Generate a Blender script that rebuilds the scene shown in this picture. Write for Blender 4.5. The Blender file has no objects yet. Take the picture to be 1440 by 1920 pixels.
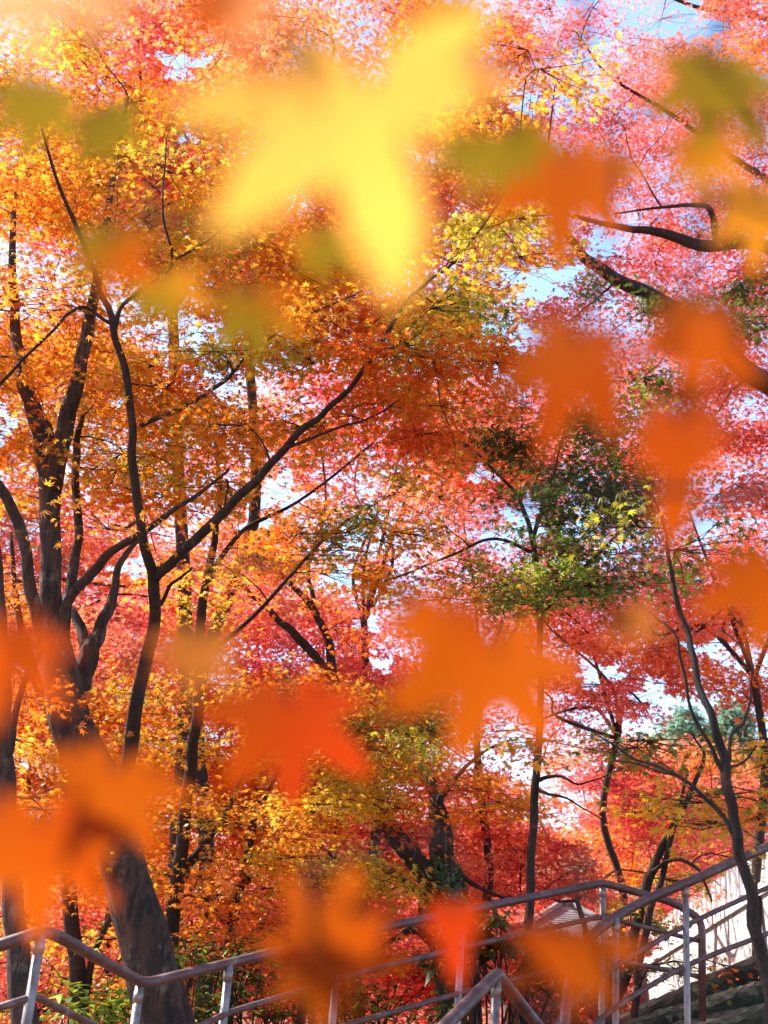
import bpy, math, random
import numpy as np
from mathutils import Vector, Matrix

S = bpy.context.scene
COL = S.collection
# ------------------------------------------------------------------ camera
W0, H0, F0 = 1440.0, 1920.0, 2400.0          # photo frame and focal length in its pixels
EYE = np.array((0.0, 0.0, 1.5))
PITCH, ROLL = math.radians(22.0), math.radians(4.5)
FWD = np.array((0, math.cos(PITCH), math.sin(PITCH)))
_U = np.array((0, -math.sin(PITCH), math.cos(PITCH)))
_X = np.array((1.0, 0, 0))
RGT = math.cos(ROLL) * _X + math.sin(ROLL) * _U
UPV = -math.sin(ROLL) * _X + math.cos(ROLL) * _U
cam_d = bpy.data.cameras.new('camera')
cam = bpy.data.objects.new('camera', cam_d)
COL.objects.link(cam)
cam.matrix_world = Matrix(((RGT[0], UPV[0], -FWD[0], EYE[0]), (RGT[1], UPV[1], -FWD[1], EYE[1]),
                           (RGT[2], UPV[2], -FWD[2], EYE[2]), (0, 0, 0, 1)))
cam_d.sensor_width = 36.0
cam_d.lens = F0 / H0 * 36.0
cam_d.clip_start, cam_d.clip_end = 0.01, 2000.0
cam_d.dof.use_dof = True
cam_d.dof.focus_distance = 7.5
cam_d.dof.aperture_fstop = 4.8
S.camera = cam
# ------------------------------------------------------------------ sky and sun
SUN = np.array((-0.64, 0.36, 0.72)); SUN /= np.linalg.norm(SUN)
w = bpy.data.worlds.new('World'); S.world = w; w.use_nodes = True
nt = w.node_tree
bg = nt.nodes['Background']
sky = nt.nodes.new('ShaderNodeTexSky'); sky.sky_type = 'NISHITA'; sky.sun_disc = False
sky.sun_elevation = math.asin(SUN[2]); sky.sun_rotation = math.atan2(SUN[0], SUN[1])
sky.air_density, sky.dust_density, sky.ozone_density = 1.0, 0.3, 1.5
nt.links.new(sky.outputs[0], bg.inputs[0]); bg.inputs[1].default_value = 0.15
ld = bpy.data.lights.new('sun', 'SUN'); ld.energy = 5.0; ld.angle = math.radians(0.5); ld.color = (1.0, 0.95, 0.86)
lo = bpy.data.objects.new('sun', ld); COL.objects.link(lo); lo.location = (-20, 4, 30)
lo.rotation_euler = Vector(SUN).to_track_quat('Z', 'Y').to_euler()
S.view_settings.view_transform = 'Standard'; S.view_settings.look = 'None'
S.view_settings.exposure = 1.64; S.view_settings.gamma = 1.0
S.render.engine = 'CYCLES'
c = S.cycles
c.max_bounces, c.diffuse_bounces, c.glossy_bounces, c.transmission_bounces, c.transparent_max_bounces = 7, 5, 2, 5, 4
c.sample_clamp_indirect = 8.0
c.use_denoising = True

# ------------------------------------------------------------------ pixel -> world
def ray(x, y):
    return FWD * F0 + RGT * (x - W0 / 2) + UPV * (H0 / 2 - y)
def P(x, y, Y):
    d = ray(x, y)
    return EYE + d * (Y / d[1])
def at_depth(x, y, dist):
    return EYE + ray(x, y) * (dist / F0)
def project(p):
    q = np.asarray(p) - EYE
    z = q @ FWD
    z = np.where(np.abs(z) < 1e-6, 1e-6, z)
    return q @ RGT / z * F0 + W0 / 2, H0 / 2 - q @ UPV / z * F0, z

def ground_z(x, y):
    x = np.asarray(x, float); y = np.asarray(y, float)
    t = np.clip((y - 1.0) / 3.6, 0, 1); t = t * t * (3 - 2 * t)
    z = t * (0.72 + 0.10 * np.clip(x + 2, -3, 4))
    far = np.clip((y - 26) / 50.0, 0, 1)
    z = z + far * far * (3 - 2 * far) * 9.0 * (1 + 0.25 * np.sin(x * 0.05 + 1))
    z = z + 0.05 * np.sin(x * 1.3 + y * 0.7) * np.cos(y * 0.9 - x * 0.4) * np.clip((y - 4) / 4, 0.2, 1)
    return z

# ------------------------------------------------------------------ materials
def new_mat(name):
    m = bpy.data.materials.new(name); m.use_nodes = True
    n = m.node_tree; n.nodes.clear()
    out = n.nodes.new('ShaderNodeOutputMaterial')
    return m, n, out
def ramp(n, fac, stops):
    r = n.nodes.new('ShaderNodeValToRGB')
    e = r.color_ramp.elements
    while len(e) < len(stops): e.new(0.5)
    for k, (p, col) in enumerate(stops):
        e[k].position = p; e[k].color = (*col, 1)
    n.links.new(fac, r.inputs[0])
    return r.outputs[0]
def noise(n, scale, detail=5, rough=0.6, stretch=None):
    tc = n.nodes.new('ShaderNodeTexCoord')
    src = tc.outputs['Object']
    if stretch:
        mp = n.nodes.new('ShaderNodeMapping'); mp.inputs['Scale'].default_value = stretch
        n.links.new(src, mp.inputs[0]); src = mp.outputs[0]
    t = n.nodes.new('ShaderNodeTexNoise')
    t.inputs['Scale'].default_value = scale; t.inputs['Detail'].default_value = detail
    t.inputs['Roughness'].default_value = rough
    n.links.new(src, t.inputs['Vector'])
    return t.outputs[0]
def mixc(n, fac, a, b):
    m = n.nodes.new('ShaderNodeMix'); m.data_type = 'RGBA'
    for s, v in ((m.inputs[0], fac), (m.inputs[6], a), (m.inputs[7], b)):
        if hasattr(v, 'links'): n.links.new(v, s)
        elif isinstance(v, tuple): s.default_value = (*v, 1)
        else: s.default_value = v
    return m.outputs[2]
def bump(n, h, strength, dist):
    b = n.nodes.new('ShaderNodeBump'); b.inputs['Strength'].default_value = strength
    b.inputs['Distance'].default_value = dist
    n.links.new(h, b.inputs['Height'])
    return b.outputs[0]
def pbsdf(n, out, color, rough=0.7, metal=0.0, normal=None):
    p = n.nodes.new('ShaderNodeBsdfPrincipled')
    if hasattr(color, 'links'): n.links.new(color, p.inputs['Base Color'])
    else: p.inputs['Base Color'].default_value = (*color, 1)
    if hasattr(rough, 'links'): n.links.new(rough, p.inputs['Roughness'])
    else: p.inputs['Roughness'].default_value = rough
    p.inputs['Metallic'].default_value = metal
    if normal is not None: n.links.new(normal, p.inputs['Normal'])
    n.links.new(p.outputs[0], out.inputs[0])
    return p

def leaf_material(name, trans=0.68, gloss=0.03, veins=False):
    m, n, out = new_mat(name)
    a = n.nodes.new('ShaderNodeAttribute'); a.attribute_name = 'leaf_colour'
    col = a.outputs['Color']
    if veins:
        col = mixc(n, ramp(n, noise(n, 60, 4), [(0.35, (0, 0, 0)), (0.7, (0.45, 0.45, 0.45))]), col, (0.9, 0.45, 0.05))
        m.node_tree.nodes[-1].blend_type = 'MIX'
    d = n.nodes.new('ShaderNodeBsdfDiffuse'); t = n.nodes.new('ShaderNodeBsdfTranslucent')
    n.links.new(col, d.inputs[0]); n.links.new(col, t.inputs[0])
    mx = n.nodes.new('ShaderNodeMixShader'); mx.inputs[0].default_value = trans
    n.links.new(d.outputs[0], mx.inputs[1]); n.links.new(t.outputs[0], mx.inputs[2])
    g = n.nodes.new('ShaderNodeBsdfGlossy'); g.inputs['Roughness'].default_value = 0.42
    g.inputs[0].default_value = (1, 1, 1, 1)
    m2 = n.nodes.new('ShaderNodeMixShader'); m2.inputs[0].default_value = gloss
    n.links.new(mx.outputs[0], m2.inputs[1]); n.links.new(g.outputs[0], m2.inputs[2])
    n.links.new(m2.outputs[0], out.inputs[0])
    return m
M_LEAF = leaf_material('maple_leaf')
M_EVERGREEN = leaf_material('evergreen_leaf', 0.3, 0.03)
M_NEARLEAF = leaf_material('near_maple_leaf', 0.7, 0.012)

def bark(name, dark, mid, lichen, amount):
    m, n, out = new_mat(name)
    base = ramp(n, noise(n, 9, 8, 0.65, (1, 1, 0.35)), [(0.3, dark), (0.62, mid)])
    spots = ramp(n, noise(n, 7, 7, 0.75), [(0.56, (0, 0, 0)), (0.63, (amount,) * 3)])
    colr = mixc(n, spots, base, lichen)
    cr = noise(n, 26, 9, 0.75, (1, 1, 0.14))
    crack = ramp(n, cr, [(0.40, (0.0,) * 3), (0.52, (1,) * 3)])
    colr = mixc(n, crack, dark, colr)
    pbsdf(n, out, colr, 0.92, 0, bump(n, cr, 1.0, 0.06))
    return m
M_BARK = bark('dark_bark', (0.008, 0.005, 0.004), (0.052, 0.021, 0.012), (0.15, 0.10, 0.07), 0.45)
M_BARK_PALE = bark('pale_bark', (0.012, 0.007, 0.005), (0.115, 0.052, 0.034), (0.26, 0.18, 0.14), 0.6)
M_BARK_FAR = bark('far_bark', (0.014, 0.007, 0.006), (0.05, 0.026, 0.019), (0.10, 0.065, 0.055), 0.4)

def paint_metal():
    m, n, out = new_mat('worn_handrail_paint')
    a = ramp(n, noise(n, 14, 8, 0.7), [(0.36, (0.10, 0.026, 0.016)), (0.47, (0.062, 0.024, 0.022)), (0.60, (0.115, 0.050, 0.045)), (0.70, (0.22, 0.14, 0.13))])
    h = noise(n, 60, 6, 0.7)
    rr = ramp(n, noise(n, 20, 5), [(0.3, (0.36,) * 3), (0.7, (0.7,) * 3)])
    pbsdf(n, out, a, rr, 0.0, bump(n, h, 0.35, 0.004))
    return m
M_RAIL = paint_metal()
def grey_metal():
    m, n, out = new_mat('galvanised_post')
    a = ramp(n, noise(n, 11, 8, 0.7), [(0.34, (0.10, 0.055, 0.045)), (0.46, (0.20, 0.145, 0.135)), (0.7, (0.32, 0.28, 0.275))])
    pbsdf(n, out, a, 0.42, 0.35, bump(n, noise(n, 50, 5), 0.25, 0.003))
    return m
M_POST = grey_metal()
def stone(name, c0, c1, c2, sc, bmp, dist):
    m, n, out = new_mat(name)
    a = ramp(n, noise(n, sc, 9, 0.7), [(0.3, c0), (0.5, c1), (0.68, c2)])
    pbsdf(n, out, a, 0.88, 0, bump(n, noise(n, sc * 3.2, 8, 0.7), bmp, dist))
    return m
M_WALL = stone('rough_pale_stone', (0.42, 0.40, 0.38), (0.68, 0.66, 0.64), (0.80, 0.79, 0.77), 2.2, 1.0, 0.16)
M_COPING = stone('dressed_pale_stone', (0.62, 0.61, 0.60), (0.76, 0.75, 0.74), (0.83, 0.82, 0.81), 2.0, 0.3, 0.02)
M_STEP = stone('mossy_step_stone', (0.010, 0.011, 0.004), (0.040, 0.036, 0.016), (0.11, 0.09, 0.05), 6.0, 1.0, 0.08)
M_GROUND = stone('leaf_litter_soil', (0.05, 0.03, 0.015), (0.20, 0.075, 0.02), (0.34, 0.13, 0.03), 6.0, 0.9, 0.06)
M_TILE = stone('grey_roof_tile', (0.12, 0.13, 0.14), (0.22, 0.23, 0.25), (0.36, 0.37, 0.39), 3.0, 0.4, 0.03)
M_TIMBER = stone('weathered_timber', (0.08, 0.06, 0.05), (0.16, 0.12, 0.10), (0.24, 0.19, 0.16), 4.0, 0.4, 0.02)
M_PLASTER = stone('cream_plaster', (0.45, 0.42, 0.36), (0.55, 0.52, 0.46), (0.62, 0.59, 0.54), 2.0, 0.2, 0.02)

# ------------------------------------------------------------------ mesh helpers
class MB:
    def __init__(s):
        s.v, s.f, s.n, s.smooth = [], [], 0, []
    def add(s, v, f, smooth=True):
        v = np.asarray(v, float).reshape(-1, 3)
        s.v.append(v); s.f += [tuple(i + s.n for i in q) for q in f]
        s.smooth += [smooth] * len(f); s.n += len(v)
    def build(s, name, mat, parent=None, origin=None):
        v = np.concatenate(s.v) if s.v else np.zeros((0, 3))
        off = np.zeros(3) if origin is None else np.asarray(origin, float)
        me = bpy.data.meshes.new(name)
        me.from_pydata((v - off).tolist(), [], s.f)
        me.polygons.foreach_set('use_smooth', s.smooth)
        me.materials.append(mat); me.update()
        o = bpy.data.objects.new(name, me); COL.objects.link(o)
        if parent is not None: o.parent = parent
        elif origin is not None: o.location = off
        return o
def catmull(pts, n):
    pts = np.asarray(pts, float)
    if len(pts) < 3:
        t = np.linspace(0, 1, n + 1)[:, None]
        return pts[0] * (1 - t) + pts[-1] * t
    p = np.vstack([2 * pts[0] - pts[1], pts, 2 * pts[-1] - pts[-2]])
    out = []
    for i in range(1, len(p) - 2):
        t = np.linspace(0, 1, n, endpoint=False)[:, None]
        a, b, c2, d = p[i - 1], p[i], p[i + 1], p[i + 2]
        out.append(0.5 * (2 * b + (c2 - a) * t + (2 * a - 5 * b + 4 * c2 - d) * t ** 2 + (3 * b - a - 3 * c2 + d) * t ** 3))
    out.append(p[-2][None])
    return np.vstack(out)
def tube(mb, path, rad, sides=8, rng=None, rough=0.0, caps=True, smooth=True):
    path = np.asarray(path, float); k = len(path)
    rad = np.broadcast_to(np.asarray(rad, float), (k,))
    tan = np.gradient(path, axis=0)
    tan /= np.maximum(np.linalg.norm(tan, axis=1, keepdims=True), 1e-9)
    ref = np.array((0, 0, 1.0)) if abs(tan[0][2]) < 0.9 else np.array((1.0, 0, 0))
    a = np.cross(tan[0], ref); a /= np.linalg.norm(a)
    ang = np.arange(sides) / sides * 2 * math.pi
    ca, sa = np.cos(ang), np.sin(ang)
    ph = rng.uniform(0, 6.28, 4) if (rng is not None and rough) else None
    vs = []
    for i in range(k):
        a = a - tan[i] * (a @ tan[i]); a /= max(np.linalg.norm(a), 1e-9)
        b = np.cross(tan[i], a)
        r = rad[i]
        if ph is not None:
            rr = r * (1 + rough * (np.sin(2 * ang + ph[0] + i * 0.10) * 0.5 + np.sin(3 * ang + ph[1] - i * 0.07) * 0.4 + 0.25 * np.sin(5 * ang + ph[2] + i * 0.05) + 0.3 * math.sin(i * 0.9 + ph[3])))
        else:
            rr = np.full(sides, r)
        vs.append(path[i] + (ca * rr)[:, None] * a + (sa * rr)[:, None] * b)
    f = []
    for i in range(k - 1):
        for j in range(sides):
            j2 = (j + 1) % sides
            f.append((i * sides + j, i * sides + j2, (i + 1) * sides + j2, (i + 1) * sides + j))
    if caps:
        f.append(tuple(range(sides - 1, -1, -1))); f.append(tuple((k - 1) * sides + j for j in range(sides)))
    mb.add(np.vstack(vs), f, smooth)
def box(mb, corners8):
    mb.add(corners8, [(0, 1, 2, 3), (7, 6, 5, 4), (0, 4, 5, 1), (1, 5, 6, 2), (2, 6, 7, 3), (3, 7, 4, 0)], False)
def tag(o, label=None, cat=None, group=None, kind=None):
    if label: o['label'] = label
    if cat: o['category'] = cat
    if group: o['group'] = group
    if kind: o['kind'] = kind
    return o
def empty(name, loc):
    o = bpy.data.objects.new(name, None); COL.objects.link(o)
    o.empty_display_size = 0.2; o.location = tuple(loc)
    return o

# ------------------------------------------------------------------ leaves
def star(lobes, lens, notch=0.40, droop=0.12):
    k = len(lobes); v = [(0, 0, 0)]
    ext = [lobes[0] - 26] + [(lobes[i] + lobes[i + 1]) / 2 for i in range(k - 1)] + [lobes[-1] + 26]
    for i, e in enumerate(ext):
        r = notch * (0.62 if i in (0, k) else 1.0)
        v.append((r * math.sin(math.radians(e)), r * math.cos(math.radians(e)), 0.04))
    for a, l in zip(lobes, lens):
        v.append((l * math.sin(math.radians(a)), l * math.cos(math.radians(a)), -droop * l))
    f = [(0, 1 + i, k + 2 + i, 2 + i) for i in range(k)]
    v = np.array(v); v[:, :2] *= 0.62; v[:, 2] *= 0.62; v[:, 1] -= 0.05
    return v, np.array(f)
LEAF7 = star([-118, -82, -42, 0, 42, 82, 118], [.55, .82, .97, 1.0, .97, .82, .55], 0.36)
LEAF5 = star([-105, -52, 0, 52, 105], [.72, .95, 1.0, .95, .72], 0.40)
def _long(w):
    v = np.array([(0, -.5, 0), (-w, -.1, .03), (-w * .8, .25, .02), (0, .5, -.04), (w * .8, .25, .02), (w, -.1, .03)])
    return v, np.array([(0, 1, 5, 0)[:3] + (5,), (1, 2, 4, 5), (2, 3, 3, 4)])
def lance(w):
    v = np.array([(0, -.5, 0), (-w, -.05, .05), (0, .5, -.05), (w, -.05, .05)])
    return v, np.array([(0, 3, 2, 1)])
def leaf_mesh(name, tmpl, pos, nrm, yaw, size, colour, mat, parent=None, origin=(0, 0, 0)):
    tv, tf = tmpl
    N, k = len(pos), len(tv)
    nrm = nrm / np.linalg.norm(nrm, axis=1, keepdims=True)
    ref = np.stack([np.cos(yaw), np.sin(yaw), np.zeros(N)], 1)
    y = ref - nrm * (ref * nrm).sum(1, keepdims=True)
    y /= np.maximum(np.linalg.norm(y, axis=1, keepdims=True), 1e-6)
    x = np.cross(y, nrm)
    s = size[:, None, None]
    curl = np.random.default_rng(N).normal(1.6, 1.6, N)[:, None, None]
    fold = np.random.default_rng(N + 1).normal(0, 0.35, N)[:, None, None] * np.abs(tv[None, :, 0:1])
    v = pos[:, None, :] + s * (tv[None, :, 0:1] * x[:, None] + tv[None, :, 1:2] * y[:, None] + (tv[None, :, 2:3] * curl + fold) * nrm[:, None])
    v = (v - np.asarray(origin)).reshape(-1, 3).astype(np.float32)
    q = tf.shape[1]
    f = (tf[None] + (np.arange(N) * k)[:, None, None]).reshape(-1).astype(np.int32)
    nf = N * len(tf)
    me = bpy.data.meshes.new(name)
    me.vertices.add(len(v)); me.vertices.foreach_set('co', v.ravel())
    me.loops.add(len(f)); me.loops.foreach_set('vertex_index', f)
    me.polygons.add(nf)
    me.polygons.foreach_set('loop_start', (np.arange(nf) * q).astype(np.int32))
    me.update(calc_edges=True)
    at = me.attributes.new('leaf_colour', 'FLOAT_COLOR', 'FACE')
    cc = np.ones((nf, 4), np.float32); cc[:, :3] = np.repeat(colour, len(tf), 0)
    at.data.foreach_set('color', cc.ravel())
    me.materials.append(mat)
    o = bpy.data.objects.new(name, me); COL.objects.link(o)
    if parent is not None: o.parent = parent
    return o
C = {k: np.array(v) for k, v in dict(
    orange=(0.82, 0.20, 0.014), deep=(0.74, 0.11, 0.010), gold=(0.86, 0.34, 0.022), yellow=(0.88, 0.54, 0.04),
    ygreen=(0.46, 0.38, 0.028), lime=(0.30, 0.36, 0.03), olive=(0.26, 0.22, 0.025), green=(0.09, 0.15, 0.02), dgreen=(0.035, 0.06, 0.014),
    red=(0.80, 0.075, 0.035), crimson=(0.70, 0.04, 0.045), pink=(0.94, 0.22, 0.19), coral=(0.94, 0.25, 0.12), magenta=(0.75, 0.07, 0.16),
    brown=(0.22, 0.07, 0.02), peach=(0.95, 0.45, 0.15), near_deep=(0.25, 0.033, 0.001), near_orange=(0.28, 0.050, 0.0015), near_red=(0.29, 0.020, 0.002), near_gold=(0.33, 0.115, 0.006), near_olive=(0.13, 0.078, 0.004), near_peach=(0.62, 0.27, 0.10), near_yellow=(0.70, 0.335, 0.046), near_brown=(0.2, 0.06, 0.01)).items()}

# openings in the canopy through which the photograph shows clear sky: x, y, rx, ry
HOLES = [(342, 122, 42, 30), (1288, 38, 58, 42), (1015, 525, 62, 34), (1000, 640, 40, 22), (528, 925, 48, 34), (478, 975, 24, 26), (985, 965, 34, 34), (905, 890, 34, 16),
         (1322, 1000, 24, 34), (8, 800, 18, 44), (250, 1062, 34, 22), (1120, 1262, 46, 26), (1225, 1300, 34, 26), (352, 255, 22, 16),
         (1125, 455, 24, 34), (985, 200, 24, 18), (720, 1245, 24, 14), (1330, 1215, 46, 16), (218, 755, 14, 10), (640, 1080, 30, 22), (690, 1170, 30, 14), (1285, 1335, 44, 30), (1362, 1350, 34, 26)]
def in_holes(pts, grow=1.0):
    x, y, z = project(pts)
    bad = np.zeros(len(x), bool)
    bad |= (((x - 1076) / 52) ** 2 + ((y - 1716) / 34) ** 2 < 1) & (z < 20) & (z > 6)
    for hx, hy, rx, ry in HOLES:
        u, v = (x - hx) / (rx * grow), (y - hy) / (ry * grow)
        th = np.arctan2(v, u)
        bad |= np.hypot(u, v) < 0.95 + 0.30 * np.sin(3 * th + hx) + 0.24 * np.sin(5 * th + hy) + 0.16 * np.sin(9 * th + hx + hy)
    return bad

def wall_pt(t, off=0.0, z=0.0):
    """t along the wall, 0 at its far low end, 1 at the near high end"""
    a, b = P(1195, 1893, 20.0), P(1500, 1738, 13.0)
    p = a + (b - a) * t
    d = (b - a); d[2] = 0; d /= np.linalg.norm(d)
    nrm = np.array((-d[1], d[0], 0))
    if nrm @ (EYE - p) < 0: nrm = -nrm
    return p + nrm * off + np.array((0, 0, z))
def shades_wall(pts):
    """leaves that would stand between the sun and the wall: the photograph's wall is in full sun"""
    a, b = wall_pt(0), wall_pt(1)
    d = b - a; L = np.linalg.norm(d[:2]); dh = np.array((d[0], d[1], 0)) / L
    n = np.array((-dh[1], dh[0], 0))
    if n @ (EYE - a) < 0: n = -n
    s = (pts - a) @ n / (SUN @ n)
    h = pts - s[:, None] * SUN - a
    t = h @ dh / L
    z = h[:, 2] - t * d[2]
    return (s > 0.6) & (t > -0.03) & (t < 1.1) & (z > -0.25) & (z < 1.25)
class Tree:
    def __init__(s, name, label, cat, base, mat, seed, group=None, leafmat=None, tmpl=None):
        s.rng = np.random.default_rng(seed)
        s.base = np.asarray(base, float); s.mat = mat
        s.root = tag(empty(name, s.base), label, cat, group)
        s.wood = MB(); s.skel = []; s.lv = []
        s.leafmat = leafmat or M_LEAF; s.tmpl = tmpl or LEAF7
    def limb(s, nodes, jit=0.012, rough=0.05, sides=None, attract=True):
        """nodes: (x, y, Y, width px)"""
        pts = np.array([P(*n[:3]) for n in nodes])
        dep = (pts - EYE) @ FWD
        r = np.array([n[3] for n in nodes]) * 0.5 / F0 * dep
        return s.limb3(pts, r, jit, rough, sides, attract)
    def limb3(s, pts, r, jit=0.012, rough=0.05, sides=None, attract=True, n=6):
        path = catmull(pts, n)
        rr = np.interp(np.linspace(0, 1, len(path)), np.linspace(0, 1, len(r)), r)
        js = s.rng.normal(0, jit, (len(path), 3)); js[0] = js[-1] = 0
        for _ in range(2): js[1:-1] = (js[:-2] + 2 * js[1:-1] + js[2:]) / 4
        path += js * np.minimum(1, rr[:, None] / 0.04 + 0.3)
        sides = sides or (18 if rr.max() > 0.12 else 12 if rr.max() > 0.05 else 8)
        tube(s.wood, path, rr, sides, s.rng, rough)
        if attract:
            for p, q in zip(path, rr): s.skel.append((p, q))
        return path
    def root_flare(s, x, Y, top, r):
        g = s.base
        s.limb3([g + (0, 0, -0.25), g + (0, 0, 0.12), g * 0.45 + np.asarray(top) * 0.55, top], [r * 1.75, r * 1.35, r * 1.06, r], 0.0, 0.07, attract=False)
    def spray(s, cen, R, nleaf, size, cols, tilt=0.42, thick=0.07):
        rng = s.rng
        if s.skel:
            sk = np.array([p for p, _ in s.skel]); d = sk - cen
            cost = np.linalg.norm(d, axis=1) + 0.7 * np.maximum(d[:, 2], 0) 
            i = int(np.argmin(cost)); node, nr = s.skel[i]
            L = np.linalg.norm(cen - node)
            if L > 0.02:
                mid = (node + cen) / 2 + rng.normal(0, 0.09 * L, 3) + (0, 0, 0.10 * L)
                t = np.linspace(0, 1, max(4, int(5 + L * 3)))[:, None]
                path = node * (1 - t) ** 2 + mid * 2 * t * (1 - t) + cen * t ** 2
                path[1:-1] += rng.normal(0, 0.016 * min(L, 1.2), (len(path) - 2, 3))
                r0 = min(nr * 0.7, 0.004 + 0.0085 * L); rr = np.linspace(r0, 0.0032, len(path))
                tube(s.wood, path, rr, 6 if r0 > 0.01 else 4, caps=False)
                for p, q in zip(path[1:], rr[1:]): s.skel.append((p, q))
            out = (cen - node); out[2] = 0
        else:
            out = rng.normal(0, 1, 3) * (1, 1, 0)
        a0 = math.atan2(out[1], out[0])
        K = int(rng.integers(6, 10))
        starts, vecs = [], []
        for k in range(K):
            a = a0 + (rng.uniform(-1.9, 1.9) if k else 0)
            l = R * rng.uniform(0.55, 1.05)
            v = np.array((math.cos(a) * l, math.sin(a) * l, l * rng.normal(0.02, 0.11)))
            tt = np.array((0, 0.5, 1.0))[:, None]
            path = cen + v * tt + np.array((0, 0, 1)) * (-0.10 * l * tt ** 2) + np.vstack([(0, 0, 0), rng.normal(0, 0.05 * l, 3), (0, 0, 0)])
            tube(s.wood, path, (0.0034, 0.0024, 0.0013), 3, caps=False)
            starts.append(cen); vecs.append(v)
        starts, vecs = np.array(starts), np.array(vecs)
        k = rng.integers(0, K, nleaf); t = rng.uniform(0.05, 1.12, nleaf)[:, None] ** 0.7
        pos = starts[k] + vecs[k] * t + rng.normal(0, 1, (nleaf, 3)) * np.array((0.20 * R, 0.20 * R, thick * R + 0.02)) - np.array((0, 0, 0.10)) * (R * t * t)
        nrm = np.array((0, 0, 1.0)) + rng.normal(0, tilt, (nleaf, 3)) + 0.25 * (pos - cen) / max(R, 0.1)
        yaw = np.arctan2(vecs[k][:, 1], vecs[k][:, 0]) + rng.normal(0, 0.9, nleaf)
        ca, cb = cols
        u = np.clip(rng.beta(1.1, 1.3, nleaf) + 0.15 * np.sin(pos[:, 0] * 5 + pos[:, 2] * 7), 0, 1)[:, None]
        colr = C[ca] * (1 - u) + C[cb] * u
        colr = colr * rng.uniform(0.80, 1.10, (nleaf, 1)) * (1 + rng.normal(0, 0.05, (nleaf, 3)))
        ok = ~in_holes(pos) | (rng.uniform(0, 1, nleaf) < 0.06)
        ok &= ~shades_wall(pos) | (rng.uniform(0, 1, nleaf) < 0.03)
        sz = size * rng.uniform(0.5, 1.3, nleaf)
        s.lv.append((pos[ok], nrm[ok], yaw[ok], sz[ok], np.clip(colr[ok], 0.004, 0.97)))
    def region(s, cx, cy, rx, ry, Y0, Y1, layers, R, size, pal, cover=0.75, tilt=0.42, flat=None):
        """an elliptical patch of the crown, filled with flat leafy sprays until it holds so many layers"""
        rng = s.rng
        Ym = (Y0 + Y1) / 2
        pm = P(cx, cy, Ym); dep = (pm - EYE) @ FWD
        el = math.asin(max(0.12, (pm - EYE)[2] / np.linalg.norm(pm - EYE)))
        px = F0 / dep
        asp = max(0.34, math.sin(el)) 
        a_s = math.pi * (R * 0.8 * px) ** 2 * asp
        n = max(1, int(round(DENS * layers * math.pi * rx * ry / a_s)))
        if s.tmpl is LEAF7: size = size * 0.88
        a_l = 0.30 * (size * px) ** 2 * 0.62
        nl = int(cover * a_s / a_l)
        names = list(pal); wts = np.array([pal[k] for k in names], float); wts /= wts.sum()
        cens = []
        for _ in range(n):
            a, q = rng.uniform(0, 2 * math.pi), math.sqrt(rng.uniform(0, 1))
            x, y = cx + rx * q * math.cos(a), cy + ry * q * math.sin(a)
            cens.append(P(x, y, rng.uniform(Y0, Y1)))
        cens = np.array(cens)
        keep = ~in_holes(cens, 0.8) & ~shades_wall(cens) & (cens[:, 2] > ground_z(cens[:, 0], cens[:, 1]) + 0.35)
        cens = cens[keep]
        if s.skel and len(cens):
            sk = np.array([p for p, _ in s.skel])
            d = np.array([np.min(np.linalg.norm(sk - q, axis=1)) for q in cens])
            cens = cens[np.argsort(d)]
        for q in cens:
            i = rng.choice(len(names), 2, p=wts)
            s.spray(q, R * rng.uniform(0.7, 1.25), max(6, int(nl * rng.uniform(0.6, 1.3))), size, (names[i[0]], names[i[1]]), tilt)
    def finish(s, extra=None):
        s.wood.build('trunk', s.mat, s.root, s.base)
        if s.lv:
            a = [np.concatenate([l[i] for l in s.lv]) for i in range(5)]
            leaf_mesh('crown', s.tmpl, *a, s.leafmat, s.root, s.base)
            return len(a[0])
        return 0
TOTAL = 0
DENS = 2.65
def base_at(x, y, Y):
    p = P(x, y, Y)
    return np.array((p[0], p[1], float(ground_z(p[0], p[1]))))

# ------------------------------------------------------------------ ground, hill
def build_ground():
    xs = np.unique(np.concatenate([np.linspace(-400, -40, 16), np.linspace(-40, 40, 90), np.linspace(40, 400, 16)]))
    ys = np.unique(np.concatenate([np.linspace(-60, -4, 14), np.linspace(-4, 40, 70), np.linspace(40, 600, 40)]))
    X, Y = np.meshgrid(xs, ys)
    Z = ground_z(X, Y)
    v = np.stack([X, Y, Z], -1).reshape(-1, 3); nx = len(xs)
    f = [(j * nx + i, j * nx + i + 1, (j + 1) * nx + i + 1, (j + 1) * nx + i) for j in range(len(ys) - 1) for i in range(nx - 1)]
    mb = MB(); mb.add(v, f, True)
    tag(mb.build('ground', M_GROUND), kind='structure')
build_ground()

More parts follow.
